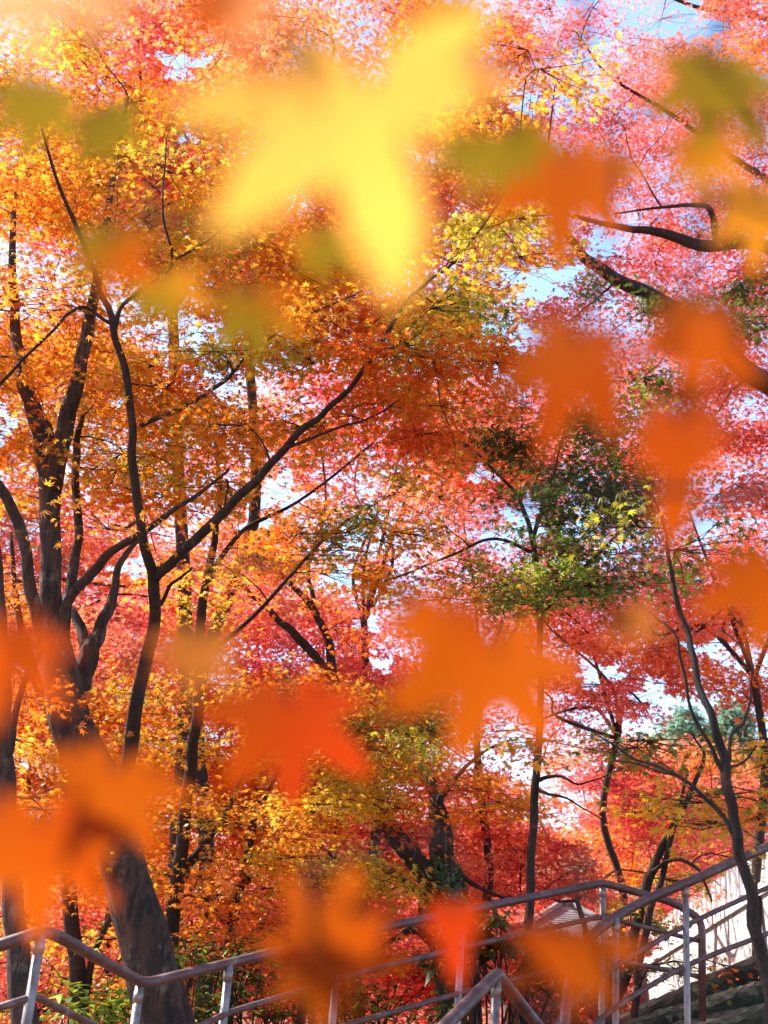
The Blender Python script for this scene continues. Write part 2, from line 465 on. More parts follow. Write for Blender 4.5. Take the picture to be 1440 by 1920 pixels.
# ------------------------------------------------------------------ stone wall, fence, steps on the right
def wall_box(mb, t0, t1, o0, o1, z0, z1):
    box(mb, [wall_pt(t0, o0, z0), wall_pt(t1, o0, z0), wall_pt(t1, o1, z0), wall_pt(t0, o1, z0),
             wall_pt(t0, o0, z1), wall_pt(t1, o0, z1), wall_pt(t1, o1, z1), wall_pt(t0, o1, z1)])
def build_wall():
    h = 0.50
    root = tag(empty('stone_wall', wall_pt(0.5, 0, -1.0)), 'sunlit pale rough stone retaining wall climbing behind the stair handrail', 'wall')
    mb = MB(); wall_box(mb, -0.02, 1.5, -0.35, 0, -1.6, h); mb.build('wall_face', M_WALL, root, root.location)
    mb = MB(); wall_box(mb, -0.03, 1.5, -0.38, 0.035, h + 0.004, h + 0.13); mb.build('coping', M_COPING, root, root.location)
    fr = tag(empty('picket_fence', wall_pt(0.5, -0.17, h + 0.13)), 'white picket fence of square posts on top of the pale stone wall', 'fence')
    mb = MB()
    for t in np.arange(0.0, 1.5, 0.030):
        wall_box(mb, t, t + 0.017, -0.22, -0.12, h + 0.134, h + 0.62)
    mb.build('pickets', M_COPING, fr, fr.location)
    mb = MB(); wall_box(mb, 0.0, 1.5, -0.195, -0.145, h + 0.45, h + 0.50); mb.build('fence_rail', M_COPING, fr, fr.location)
build_wall()
def rough_beam(mb, a, b, depth, thick, seed, amp=0.010):
    """uneven weathered stone beam from a to b, depth backwards, thick down"""
    r = np.random.default_rng(seed)
    a, b = np.asarray(a), np.asarray(b); n = 40
    sec = np.array([(0, -thick), (0, -thick * .5), (0, -.03), (0.03, 0), (depth * .5, 0.01), (depth, 0), (depth, -thick)])
    v = []
    wob = np.cumsum(r.normal(0, amp * 0.35, n + 1)); wob -= np.linspace(0, wob[-1], n + 1)
    for i in range(n + 1):
        p = a + (b - a) * i / n
        q = sec + r.normal(0, amp * 0.5, sec.shape)
        v += [p + np.array((0, y, z + wob[i])) for y, z in q]
    m = len(sec)
    f = [(i * m + j, (i + 1) * m + j, (i + 1) * m + (j + 1) % m, i * m + (j + 1) % m) for i in range(n) for j in range(m)]
    f += [tuple(range(m)), tuple(n * m + j for j in range(m - 1, -1, -1))]
    mb.add(v, f, False)
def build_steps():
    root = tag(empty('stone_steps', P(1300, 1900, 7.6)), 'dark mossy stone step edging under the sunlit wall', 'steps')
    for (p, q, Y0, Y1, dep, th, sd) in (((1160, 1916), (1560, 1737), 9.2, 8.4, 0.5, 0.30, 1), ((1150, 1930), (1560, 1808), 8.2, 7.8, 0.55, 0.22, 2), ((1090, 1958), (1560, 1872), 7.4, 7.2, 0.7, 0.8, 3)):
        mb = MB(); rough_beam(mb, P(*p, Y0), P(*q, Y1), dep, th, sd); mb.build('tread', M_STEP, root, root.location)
build_steps()

# ------------------------------------------------------------------ handrails
def rail_tube(mb, nodes, dia, n=8, sides=14):
    tube(mb, catmull([P(*q) for q in nodes], n), dia / 2, sides)
def straight(mb, nodes, dia, sides=14, round_=0.06):
    pts = [P(*q) for q in nodes]; path = [pts[0]]
    for i in range(1, len(pts) - 1):
        a, b, c2 = pts[i - 1], pts[i], pts[i + 1]
        u = (a - b) / np.linalg.norm(a - b); v = (c2 - b) / np.linalg.norm(c2 - b)
        for t in (0, 0.25, 0.5, 0.75, 1):
            path.append((b + u * round_) * (1 - t) ** 2 + b * 2 * t * (1 - t) + (b + v * round_) * t ** 2)
    path.append(pts[-1])
    tube(mb, np.array(path), dia / 2, sides)
def post(name, parent, x, y, Y, dia, drop=None):
    p = P(x, y, Y); g = float(ground_z(p[0], p[1])) - 0.05
    z1 = min(g, p[2] - (drop or 0.75))
    mb = MB(); tube(mb, np.array([(p[0], p[1], z1), (p[0], p[1], p[2])]), dia / 2, 12)
    tube(mb, np.array([(p[0], p[1], p[2] - 0.06), (p[0], p[1], p[2] - 0.02)]), dia / 2 * 1.12, 12)
    mb.build(name, M_POST, parent, parent.location)
def build_rails():
    r1 = tag(empty('terrace_railing', base_at(640, 1900, 5.8)), 'long rusty brown pipe railing with a low corner in front of the thick trunk', 'railing')
    top = [(-60, 1792, 4.25), (88, 1744, 4.45), (270, 1845, 5.15), (640, 1755, 5.85), (1130, 1655, 7.0), (1262, 1692, 7.05), (1316, 1724, 7.05), (1317, 1915, 7.05)]
    mb = MB(); straight(mb, top, 0.040); mb.build('handrail', M_RAIL, r1, r1.location)
    for nodes in ([(-60, 1908, 4.25), (66, 1868, 4.45), (275, 1972, 5.15), (425, 1900, 5.42), (700, 1817, 6.0), (866, 1777, 6.4), (1129, 1718, 7.0), (1317, 1766, 7.05)],
                  [(430, 1985, 5.42), (700, 1908, 6.0), (862, 1862, 6.4), (1129, 1796, 7.0), (1317, 1832, 7.05)]):
        mb = MB(); straight(mb, nodes, 0.025, 10, 0.03); mb.build('mid_rail', M_RAIL, r1, r1.location)
    for x, y, Y in ((77, 1752, 4.43), (262, 1849, 5.13), (430, 1810, 5.42), (636, 1760, 5.84), (867, 1712, 6.4), (1130, 1660, 7.0)):
        post('post', r1, x, y, Y, 0.034)
    r2 = tag(empty('stair_railing', base_at(1285, 1900, 6.35)), 'curving brown stair handrail rising to the right in front of the pale wall', 'railing')
    top = [(1560, 1540, 6.76), (1440, 1588, 6.49), (1370, 1618, 6.38), (1300, 1650, 6.28), (1200, 1693, 6.21), (1130, 1737, 6.07), (1092, 1776, 5.96), (1072, 1822, 5.80), (1062, 1880, 5.66), (1050, 2000, 5.52)]
    mb = MB(); rail_tube(mb, top, 0.045); mb.build('handrail', M_RAIL, r2, r2.location)
    for nodes in ([(1560, 1612, 6.76), (1440, 1664, 6.49), (1285, 1736, 6.28), (1153, 1813, 6.07), (1085, 1870, 5.86), (1020, 1950, 5.66)],
                  [(1560, 1700, 6.76), (1440, 1750, 6.49), (1285, 1812, 6.28), (1153, 1890, 6.07), (1100, 1935, 5.86)]):
        mb = MB(); rail_tube(mb, nodes, 0.024, 6, 10); mb.build('mid_rail', M_RAIL, r2, r2.location)
    for x, y, Y in ((1285, 1657, 6.27), (1155, 1722, 6.11), (1470, 1578, 6.55)):
        post('post', r2, x, y, Y, 0.031)
    r3 = tag(empty('lower_handrail', base_at(930, 1900, 4.62)), 'nearest short brown handrail end with its rail bending down at a corner post', 'railing')
    mb = MB(); straight(mb, [(700, 2070, 4.06), (830, 1928, 4.34), (932, 1826, 4.62), (1010, 1925, 5.04), (1075, 2010, 5.32)], 0.043, 14, 0.02)
    mb.build('handrail', M_RAIL, r3, r3.location)
    post('post', r3, 931, 1834, 4.62, 0.032)
build_rails()

# ------------------------------------------------------------------ main trees
# thick leaning maple on the left
t = Tree('maple_tree', 'thick leaning maple trunk at left forking into pale upright limbs, orange crown', 'tree', base_at(372, 2130, 7.0), M_BARK_PALE, 11)
t.limb([(372, 2150, 7.0, 150), (330, 2010, 7.0, 118), (304, 1900, 7.0, 104), (262, 1740, 7.0, 92), (226, 1610, 7.0, 84), (178, 1460, 7.0, 82), (128, 1340, 7.0, 80), (106, 1220, 7.0, 62), (97, 1120, 7.0, 42), (94, 1000, 7.0, 38), (93, 900, 7.0, 40)])
t.limb([(92, 905, 7.0, 30), (72, 810, 7.0, 26), (48, 720, 7.0, 24), (30, 610, 7.1, 20), (20, 480, 7.1, 14), (34, 330, 7.2, 8)])
t.limb([(97, 925, 7.0, 36), (120, 810, 6.95, 34), (148, 700, 6.9, 27), (165, 610, 6.9, 24), (190, 480, 6.8, 16), (212, 330, 6.8, 10), (240, 180, 6.7, 6)])
t.limb([(88, 880, 7.1, 14), (95, 840, 7.3, 22), (82, 790, 7.4, 20), (60, 740, 7.6, 14), (40, 650, 7.7, 8)])
t.limb([(85, 1215, 6.9, 24), (62, 1120, 6.8, 25), (40, 1000, 6.7, 22), (8, 925, 6.6, 20), (-60, 820, 6.5, 15), (-110, 700, 6.4, 8)])
t.limb([(118, 1200, 7.0, 22), (128, 1120, 6.9, 18), (180, 1060, 6.75, 18), (250, 1010, 6.6, 15), (345, 945, 6.4, 9), (430, 880, 6.3, 5)])
t.limb([(122, 1170, 7.1, 22), (135, 1060, 7.2, 20), (145, 960, 7.2, 16), (140, 860, 7.3, 16), (155, 780, 7.4, 9)])
t.limb([(150, 1290, 7.1, 44), (165, 1230, 7.1, 40), (185, 1180, 7.15, 26), (215, 1120, 7.2, 19), (222, 1060, 7.2, 14), (270, 1000, 7.3, 8)])
t.limb([(168, 1215, 7.1, 26), (140, 1160, 7.2, 18), (118, 1120, 7.4, 9)], attract=False)
oran = dict(orange=4.5, gold=5.5, deep=0.8, yellow=1.6, coral=0.5, ygreen=1.8)
t.region(110, 450, 330, 340, 6.4, 8.6, 1.3, 0.50, 0.064, oran)
t.region(130, 770, 270, 170, 7.3, 8.8, 1.2, 0.42, 0.062, dict(orange=4, gold=4, yellow=1.5, ygreen=2))
t.region(160, 960, 70, 60, 5.6, 6.5, 0.5, 0.36, 0.060, dict(orange=4, gold=3, deep=1))
t.region(420, 370, 240, 200, 6.4, 8.0, 0.9, 0.5, 0.062, oran)
t.region(60, 180, 200, 220, 6.5, 9, 0.9, 0.5, 0.064, dict(orange=3, gold=3, coral=3, yellow=1))
TOTAL += t.finish()

# slender dark maple
t = Tree('maple_tree', 'slender dark maple with a long branch slanting up to the right across the orange leaves', 'tree', base_at(262, 1900, 7.9), M_BARK, 12)
t.limb([(275, 1930, 7.9, 41.0), (250, 1700, 7.8, 36.1), (228, 1540, 7.6, 31.2), (240, 1410, 7.4, 27.9), (268, 1270, 7.1, 24.6), (288, 1160, 6.9, 22.1), (286, 1085, 6.7, 21.3), (264, 995, 6.5, 18.0), (250, 860, 6.4, 16.4), (243, 740, 6.3, 14.8), (215, 620, 6.2, 13.9), (192, 555, 6.1, 11.5), (165, 480, 6.0, 9.8), (120, 370, 5.9, 7.4), (78, 240, 5.8, 4.9)])
t.limb([(290, 1085, 6.7, 19.7), (340, 1035, 6.5, 18.9), (420, 960, 6.3, 18.0), (500, 880, 6.1, 15.6), (560, 815, 6.0, 13.9), (615, 768, 5.9, 11.5), (690, 680, 5.8, 9.0), (755, 575, 5.7, 7.4), (800, 530, 5.7, 6.6), (865, 475, 5.7, 4.9), (960, 330, 5.6, 3.3), (985, 150, 5.6, 2.5)])
t.limb([(215, 615, 6.2, 10.7), (232, 570, 6.2, 8.2), (300, 520, 6.1, 6.6), (322, 490, 6.1, 5.7), (305, 390, 6.0, 4.1), (312, 260, 6.0, 2.5)])
t.limb([(322, 490, 6.1, 4.9), (400, 445, 6.0, 4.1), (470, 380, 6.0, 2.5)])
t.limb([(205, 605, 6.2, 7.4), (150, 575, 6.2, 6.6), (90, 630, 6.1, 5.7), (0, 720, 6.0, 6.6), (-60, 770, 6.0, 5.7)], attract=False)
t.limb([(265, 798, 6.4, 9.0), (340, 765, 6.2, 9.0), (420, 715, 6.0, 7.4), (470, 660, 5.9, 4.9), (560, 600, 5.8, 4.1), (680, 545, 5.7, 2.5)])
t.limb([(535, 840, 6.0, 7.4), (640, 800, 6.1, 4.9), (720, 770, 6.2, 3.3), (800, 700, 6.2, 2.5)])
t.limb([(295, 1140, 6.9, 8.2), (325, 1095, 6.8, 6.6), (360, 1065, 6.7, 4.1)])
t.region(520, 620, 290, 200, 6.1, 7.6, 1.35, 0.46, 0.062, dict(orange=4, gold=5, deep=0.7, yellow=1.4, ygreen=2.2, olive=0.5))
t.region(500, 620, 150, 110, 5.6, 6.6, 0.4, 0.36, 0.06, dict(ygreen=3, gold=2, lime=1))
t.region(410, 860, 200, 120, 6.6, 7.8, 0.95, 0.42, 0.060, dict(gold=4, orange=3, ygreen=2))
t.region(820, 580, 170, 130, 5.4, 6.8, 0.7, 0.4, 0.058, dict(gold=3, olive=2, orange=2, yellow=2, green=1))
t.region(920, 500, 100, 120, 5.3, 6.3, 1.1, 0.36, 0.060, dict(yellow=5, gold=3, ygreen=3))
t.region(800, 740, 190, 90, 5.6, 7.2, 1.1, 0.42, 0.060, dict(deep=3, orange=4, gold=1))
t.region(960, 160, 130, 190, 5.4, 6.4, 0.45, 0.36, 0.062, dict(gold=3, yellow=2, orange=3))
t.region(560, 130, 220, 150, 5.6, 7.0, 0.45, 0.45, 0.062, dict(orange=3, gold=2, coral=2))
TOTAL += t.finish()

# upright tree behind the thick trunk
t = Tree('maple_tree', 'upright maple just right of the thick trunk with gold and orange leaves', 'tree', base_at(318, 1900, 9.2), M_BARK, 13)
t.limb([(305, 2060, 9.2, 34), (312, 1915, 9.2, 30), (322, 1740, 9.2, 27), (340, 1580, 9.1, 25), (356, 1450, 9.0, 23), (370, 1330, 8.9, 21), (372, 1200, 8.8, 20), (388, 1090, 8.7, 16), (402, 1000, 8.6, 13), (410, 900, 8.5, 9), (400, 760, 8.4, 5)])
t.limb([(345, 1640, 9.2, 20), (362, 1610, 9.2, 18), (420, 1530, 9.1, 13), (455, 1450, 9.0, 8), (480, 1370, 8.9, 5)])
t.limb([(388, 1095, 8.7, 12), (450, 1000, 8.5, 9), (560, 940, 8.3, 6), (700, 830, 8.2, 4)])
t.limb([(372, 1240, 8.9, 10), (480, 1150, 8.6, 8), (620, 1000, 8.3, 6), (760, 910, 8.2, 4)])
t.region(470, 1040, 170, 110, 7.6, 9.4, 0.8, 0.5, 0.062, dict(gold=3, orange=3, ygreen=1.5, yellow=1))
t.region(640, 1020, 200, 100, 7.6, 9.4, 0.6, 0.5, 0.062, dict(orange=4, gold=2, coral=2))
t.region(430, 1330, 200, 110, 8.2, 10.4, 0.9, 0.5, 0.064, dict(orange=3, gold=4, ygreen=2, olive=1))
t.region(440, 1590, 160, 130, 8.5, 10.5, 0.7, 0.5, 0.064, dict(orange=3, gold=3, ygreen=2))
TOTAL += t.finish()

# ivied tree in the middle
t = Tree('maple_tree', 'maple with ivy wrapped round its fork behind the middle of the railing', 'tree', base_at(850, 2070, 10.5), M_BARK, 14)
t.limb([(850, 2080, 10.5, 76), (848, 1990, 10.5, 64), (846, 1900, 10.5, 58), (840, 1800, 10.5, 58), (836, 1700, 10.5, 54), (826, 1600, 10.5, 40), (822, 1540, 10.6, 34), (812, 1480, 10.8, 22), (790, 1420, 11.0, 15), (800, 1330, 11.0, 9), (780, 1250, 11, 4)])
t.limb([(838, 1710, 10.5, 42), (790, 1630, 10.4, 40), (735, 1560, 10.3, 36), (700, 1490, 10.3, 30), (668, 1420, 10.3, 26), (640, 1350, 10.3, 22), (622, 1280, 10.3, 20), (618, 1210, 10.3, 17), (585, 1135, 10.2, 14), (530, 1080, 10.1, 9), (480, 1000, 10.0, 5)])
t.limb([(622, 1270, 10.3, 18), (560, 1195, 10.2, 17), (520, 1160, 10.1, 13), (470, 1110, 10.0, 9), (430, 1080, 10, 6)])
t.limb([(590, 1140, 10.2, 9), (578, 1060, 10.2, 7), (610, 960, 10.2, 5), (600, 820, 10.2, 3)])
t.limb([(845, 1660, 10.4, 16), (840, 1560, 10.3, 15), (828, 1500, 10.3, 15), (838, 1480, 10.3, 12), (860, 1452, 10.3, 9), (900, 1415, 10.2, 6), (960, 1385, 10.1, 3)])
t.limb([(828, 1700, 10.5, 18), (760, 1655, 10.4, 16), (710, 1625, 10.2, 13), (640, 1615, 10.1, 8), (560, 1560, 10, 5)])
t.limb([(862, 1640, 10.5, 12), (900, 1665, 10.4, 8), (960, 1690, 10.3, 5)])
t.limb([(815, 1770, 10.5, 20), (780, 1745, 10.4, 16), (740, 1760, 10.3, 10), (690, 1790, 10.2, 6)])
t.region(640, 1480, 130, 50, 8.9, 10.0, 2.2, 0.5, 0.066, dict(yellow=6, ygreen=3, gold=2))
t.region(600, 1640, 130, 40, 8.8, 10.0, 2.2, 0.5, 0.066, dict(yellow=3, ygreen=3, gold=4))
t.region(700, 1345, 130, 70, 9.0, 10.6, 1.4, 0.5, 0.064, dict(olive=3, ygreen=3, gold=2, green=1))
t.region(560, 1290, 130, 60, 9.4, 11, 0.7, 0.5, 0.064, dict(gold=3, ygreen=2, orange=2))
t.region(820, 1520, 130, 90, 9.6, 11.2, 0.8, 0.5, 0.064, dict(orange=4, gold=3, deep=2))
t.region(650, 1720, 190, 90, 9.2, 11, 0.8, 0.5, 0.064, dict(orange=4, gold=3, deep=2, ygreen=1))
t.region(540, 1080, 150, 120, 9.4, 11, 0.5, 0.5, 0.064, dict(coral=3, orange=3, gold=2))
TOTAL += t.finish()
rng = np.random.default_rng(5)
n = 900
q = rng.uniform(0, 1, n); ctr = np.array([P(846, 1790, 10.5)]) * (1 - q[:, None]) + np.array([P(826, 1620, 10.5)]) * q[:, None]
a = rng.uniform(0, 6.28, n); rr = 0.135 + rng.uniform(0, 0.09, n) * np.sin(q * 3.14)
ivp = ctr + np.stack([np.cos(a) * rr, np.sin(a) * rr, rng.normal(0, 0.03, n)], 1)
ivn = np.stack([np.cos(a), np.sin(a), np.full(n, 0.4)], 1) + rng.normal(0, 0.3, (n, 3))
o = leaf_mesh('ivy', LEAF5, ivp, ivn, rng.uniform(0, 6.28, n), rng.uniform(0.05, 0.10, n), C['dgreen'] * rng.uniform(0.6, 1.7, (n, 1)), M_EVERGREEN, t.root, t.base)

# straight thin tree
t = Tree('maple_tree', 'thin straight maple stem right of centre with dark green and olive leaves above', 'tree', base_at(978, 1960, 8.2), M_BARK, 15)
t.limb([(974, 2080, 8.2, 24), (978, 1960, 8.2, 20), (986, 1780, 8.2, 17), (994, 1640, 8.2, 16), (1002, 1480, 8.2, 15), (1008, 1380, 8.2, 14), (1012, 1240, 8.2, 12), (1010, 1100, 8.2, 12), (998, 1005, 8.2, 10), (968, 930, 8.1, 7), (905, 860, 8.0, 5), (870, 830, 8, 4)])
t.limb([(998, 1010, 8.2, 9), (1020, 950, 8.1, 7), (1035, 900, 8.0, 5), (1060, 800, 8, 3)])
t.limb([(1010, 1160, 8.2, 8), (1080, 1080, 8.0, 6), (1160, 1000, 7.9, 4)])
t.limb([(1008, 1040, 8.2, 8), (930, 1010, 8.0, 6), (850, 1040, 7.9, 5), (720, 1090, 7.8, 3)])
t.limb([(1005, 1465, 8.2, 10), (1050, 1455, 8.1, 6), (1090, 1470, 8, 4), (1170, 1440, 7.9, 2)], attract=False)
t.limb([(1005, 1480, 8.2, 9), (1030, 1490, 8.1, 6), (1070, 1500, 8, 4), (1140, 1545, 7.9, 2)], attract=False)
gr = dict(dgreen=5, green=6, olive=2, lime=0.6)
t.region(1110, 810, 170, 160, 7.0, 9.2, 1.1, 0.42, 0.062, gr)
t.region(1080, 1000, 160, 150, 7.0, 9.2, 1.0, 0.42, 0.062, dict(dgreen=3, green=4, olive=3, lime=2))
t.region(890, 640, 120, 60, 7.2, 8.6, 1.5, 0.4, 0.062, dict(dgreen=4, green=3, olive=2))
t.region(750, 1020, 120, 70, 7.2, 8.8, 1.4, 0.42, 0.062, dict(olive=4, green=2, gold=2, deep=1))
t.region(930, 1040, 140, 110, 7.2, 8.8, 0.6, 0.42, 0.06, dict(olive=3, brown=2, deep=2, ygreen=1))
t.region(1180, 560, 110, 70, 7.2, 8.8, 0.55, 0.36, 0.06, dict(green=4, dgreen=4, olive=2))
t.region(1340, 530, 100, 90, 7.2, 8.8, 0.55, 0.36, 0.06, dict(green=4, dgreen=4, olive=2))
t.region(940, 720, 120, 60, 7.4, 8.6, 0.7, 0.4, 0.06, dict(deep=3, red=2, olive=2))
t.region(870, 900, 160, 100, 7.6, 9, 0.5, 0.42, 0.06, dict(orange=2, olive=2, gold=2, deep=2))
t.region(1060, 1110, 110, 50, 7.2, 8.4, 0.7, 0.4, 0.06, dict(dgreen=4, green=3, olive=2))
TOTAL += t.finish()

# tree in front of the stair rail
t = Tree('maple_tree', 'slim curving maple in front of the stair handrail and pale wall at right', 'tree', base_at(1478, 2260, 4.3), M_BARK, 16)
t.limb([(1478, 2260, 4.3, 34.4), (1452, 1985, 4.3, 28.5), (1436, 1850, 4.3, 26.0), (1412, 1730, 4.3, 23.6), (1392, 1620, 4.3, 21.7), (1372, 1530, 4.3, 21.1), (1358, 1430, 4.3, 19.2), (1340, 1360, 4.3, 16.7), (1308, 1270, 4.35, 13.0), (1290, 1190, 4.4, 12.4), (1268, 1110, 4.4, 9.3), (1250, 1020, 4.4, 6.8), (1235, 960, 4.4, 5.0), (1200, 860, 4.3, 2.5)])
t.limb([(1362, 1470, 4.3, 9.9), (1335, 1400, 4.3, 8.1), (1295, 1330, 4.3, 6.8), (1278, 1240, 4.3, 6.2), (1262, 1185, 4.3, 5.0), (1220, 1150, 4.3, 3.1), (1150, 1090, 4.3, 1.9)])
t.limb([(1378, 1570, 4.3, 9.9), (1330, 1500, 4.35, 8.1), (1270, 1455, 4.4, 6.8), (1200, 1425, 4.5, 5.0), (1120, 1380, 4.6, 3.1), (1060, 1340, 4.7, 1.9)])
t.limb([(1280, 1462, 4.4, 5.6), (1220, 1440, 4.5, 3.7), (1150, 1425, 4.6, 2.5)])
t.limb([(1364, 1440, 4.3, 8.7), (1370, 1380, 4.35, 7.4), (1398, 1350, 4.4, 5.6), (1408, 1280, 4.4, 3.7), (1405, 1230, 4.4, 3.1), (1350, 1180, 4.4, 1.9)])
t.limb([(1366, 1440, 4.3, 6.2), (1395, 1425, 4.4, 5.0), (1422, 1395, 4.4, 3.7), (1450, 1350, 4.5, 2.5)])
t.region(1420, 1400, 110, 60, 4.2, 5.2, 1.0, 0.32, 0.058, dict(ygreen=4, olive=3, gold=3))
t.region(1130, 1390, 110, 55, 4.4, 5.4, 0.85, 0.3, 0.056, dict(olive=4, green=2, ygreen=3, gold=1))
t.region(1310, 1440, 70, 60, 4.4, 5.4, 0.6, 0.3, 0.056, dict(olive=3, ygreen=3, gold=1))
t.region(1400, 1500, 110, 60, 4.6, 5.6, 0.9, 0.32, 0.058, dict(gold=4, orange=3, yellow=2))
t.region(1240, 1010, 60, 60, 4.3, 5.2, 0.5, 0.3, 0.056, dict(olive=3, green=3, ygreen=1))
t.region(1320, 1060, 90, 40, 4.3, 5.4, 0.6, 0.3, 0.056, dict(dgreen=3, green=3, olive=2))
TOTAL += t.finish()

# leaning pair of stems behind the rail
t = Tree('maple_tree', 'leaning twin stemmed young maple between the railings and the pale wall', 'tree', base_at(1150, 1960, 8.6), M_BARK, 17)
t.limb([(1130, 1960, 8.6, 22), (1165, 1850, 8.6, 20), (1195, 1730, 8.6, 19), (1212, 1660, 8.6, 19), (1238, 1595, 8.5, 15), (1285, 1510, 8.4, 11), (1320, 1420, 8.4, 7), (1300, 1380, 8.4, 4)])
t.limb([(1186, 1960, 8.5, 16), (1196, 1850, 8.5, 14), (1214, 1730, 8.5, 13), (1240, 1640, 8.5, 11), (1268, 1540, 8.4, 9), (1290, 1450, 8.3, 5)])
t.limb([(1222, 1635, 8.5, 9), (1262, 1612, 8.4, 8), (1310, 1630, 8.3, 6), (1335, 1690, 8.2, 4)])
t.region(1260, 1680, 100, 60, 7.6, 8.8, 0.55, 0.4, 0.066, dict(ygreen=4, lime=2, gold=2, olive=2), cover=0.55)
t.region(1290, 1780, 80, 50, 7.6, 8.6, 0.35, 0.35, 0.064, dict(ygreen=2, orange=2, deep=2, olive=1), cover=0.5)
t.region(1230, 1800, 60, 40, 7.4, 8.0, 0.35, 0.35, 0.062, dict(deep=2, olive=3, brown=2), cover=0.6)
t.region(1280, 1560, 90, 60, 7.8, 9.0, 0.8, 0.4, 0.066, dict(ygreen=3, gold=3, orange=2, yellow=1))
t.region(1140, 1720, 90, 70, 8, 9.4, 0.7, 0.4, 0.066, dict(orange=4, gold=2, olive=2))
TOTAL += t.finish()

# big tree beyond the right edge
t = Tree('maple_tree', 'big dark limbed pink maple reaching in high up from the right', 'tree', base_at(1900, 1900, 11.0), M_BARK, 18)
t.limb([(1900, 1900, 11, 101.4), (1860, 1500, 11, 85.8), (1780, 1150, 11, 71.8), (1640, 900, 11, 59.3), (1480, 750, 10.8, 43.7), (1400, 690, 10.6, 35.9), (1320, 610, 10.4, 32.8), (1230, 560, 10.2, 28.1), (1140, 515, 10.0, 23.4), (1085, 470, 9.9, 17.2), (1055, 420, 9.8, 11.7), (1030, 300, 9.7, 6.2), (1040, 160, 9.7, 2.3)])
t.limb([(1700, 980, 11, 51.5), (1640, 760, 11.2, 40.6), (1540, 560, 11.2, 35.9), (1440, 462, 11.2, 25.0), (1310, 460, 11.1, 21.8), (1240, 436, 11.0, 17.2), (1160, 425, 10.9, 11.7), (1060, 400, 10.8, 6.2)])
t.limb([(1345, 460, 11.1, 14.0), (1335, 400, 11, 12.5), (1310, 385, 10.9, 9.4), (1240, 390, 10.8, 5.5), (1150, 400, 10.7, 3.1)])
t.limb([(1560, 600, 11.2, 23.4), (1480, 380, 11.5, 17.2), (1380, 300, 11.6, 10.9), (1250, 210, 11.7, 7.8), (1140, 140, 11.8, 4.7), (1080, 60, 12, 3.1)])
t.limb([(1640, 760, 11.2, 28.1), (1560, 300, 12, 18.7), (1480, 60, 12.3, 10.9), (1300, 10, 12.5, 7.0), (1150, -60, 12.5, 3.9)])
pk = dict(pink=5, coral=5, red=1, crimson=0.5, orange=1)
t.region(1150, 180, 330, 260, 10.6, 13.6, 0.95, 0.62, 0.058, pk, cover=0.62)
t.region(1330, 380, 180, 260, 11.2, 13.6, 0.95, 0.62, 0.058, pk, cover=0.62)
t.region(1230, 620, 250, 150, 10.6, 13, 1.0, 0.6, 0.060, dict(coral=4, red=3, pink=3, orange=1))
t.region(1400, 760, 150, 160, 10.8, 13, 1.1, 0.6, 0.060, dict(coral=4, red=3, pink=2, orange=2))
t.region(1420, 60, 120, 130, 9.4, 12, 1.0, 0.55, 0.06, dict(coral=4, orange=3, red=2))
t.region(900, 330, 170, 240, 9.5, 12.5, 0.9, 0.6, 0.060, dict(coral=3, orange=4, pink=2, deep=2))
TOTAL += t.finish()

# trees at the left edge
t = Tree('maple_tree', 'maple trunk cut by the left edge beside a thick leaning trunk', 'tree', base_at(60, 1960, 6.0), M_BARK_PALE, 19)
t.limb([(80, 2160, 6.0, 70), (60, 1980, 6.0, 54), (42, 1850, 6.0, 46), (26, 1700, 6.0, 40), (12, 1500, 6.0, 36), (2, 1300, 6.0, 34), (-4, 1120, 6.0, 30), (-14, 980, 6.0, 26), (-40, 820, 6.0, 22), (-60, 640, 6.0, 14), (-50, 420, 6, 8)])
t.limb([(14, 1420, 6.0, 18), (40, 1300, 5.9, 12), (90, 1200, 5.9, 7)], attract=False)
t.region(60, 1440, 180, 150, 6.4, 8.4, 0.9, 0.45, 0.06, dict(gold=4, orange=4, ygreen=2, yellow=1))
t.region(-60, 640, 150, 220, 5.5, 7, 0.5, 0.45, 0.062, dict(orange=4, gold=2, coral=2))
TOTAL += t.finish()
t = Tree('maple_tree', 'narrow straight maple stem left of the thick leaning trunk behind the railing', 'tree', base_at(150, 1960, 9.0), M_BARK, 20)
t.limb([(158, 1980, 9.0, 40), (146, 1840, 9.0, 32), (134, 1700, 9.0, 30), (126, 1560, 9.0, 28), (120, 1420, 9.0, 24), (60, 1250, 9.1, 17), (30, 1130, 9.2, 12), (20, 1000, 9.3, 6)])
t.limb([(150, 1900, 9.0, 18), (180, 1780, 9.0, 12), (230, 1660, 9.0, 8), (240, 1560, 9, 5)])
t.limb([(140, 1760, 9.0, 12), (80, 1740, 9.0, 9), (20, 1690, 9, 6)])
t.region(120, 1640, 220, 130, 8.4, 10.4, 0.8, 0.5, 0.062, dict(gold=3, orange=4, ygreen=2))
t.region(130, 1830, 200, 90, 8.4, 10.4, 0.6, 0.5, 0.062, dict(orange=3, olive=3, gold=2, ygreen=2))
t.region(60, 1180, 180, 110, 8.8, 10.6, 0.7, 0.5, 0.062, dict(orange=4, coral=3, gold=2))
TOTAL += t.finish()
t = Tree('maple_tree', 'small forked maple with twisting dark stems behind the railing left of centre', 'tree', base_at(425, 1960, 9.8), M_BARK, 21)
t.limb([(424, 1960, 9.8, 26), (428, 1800, 9.8, 22), (440, 1700, 9.8, 20), (462, 1620, 9.7, 18), (480, 1520, 9.6, 14), (500, 1490, 9.5, 10), (530, 1430, 9.5, 6)])
t.limb([(450, 1665, 9.8, 10), (500, 1630, 9.7, 8), (580, 1620, 9.6, 5)])
t.limb([(432, 1740, 9.8, 10), (385, 1690, 9.8, 8), (340, 1650, 9.9, 5)])
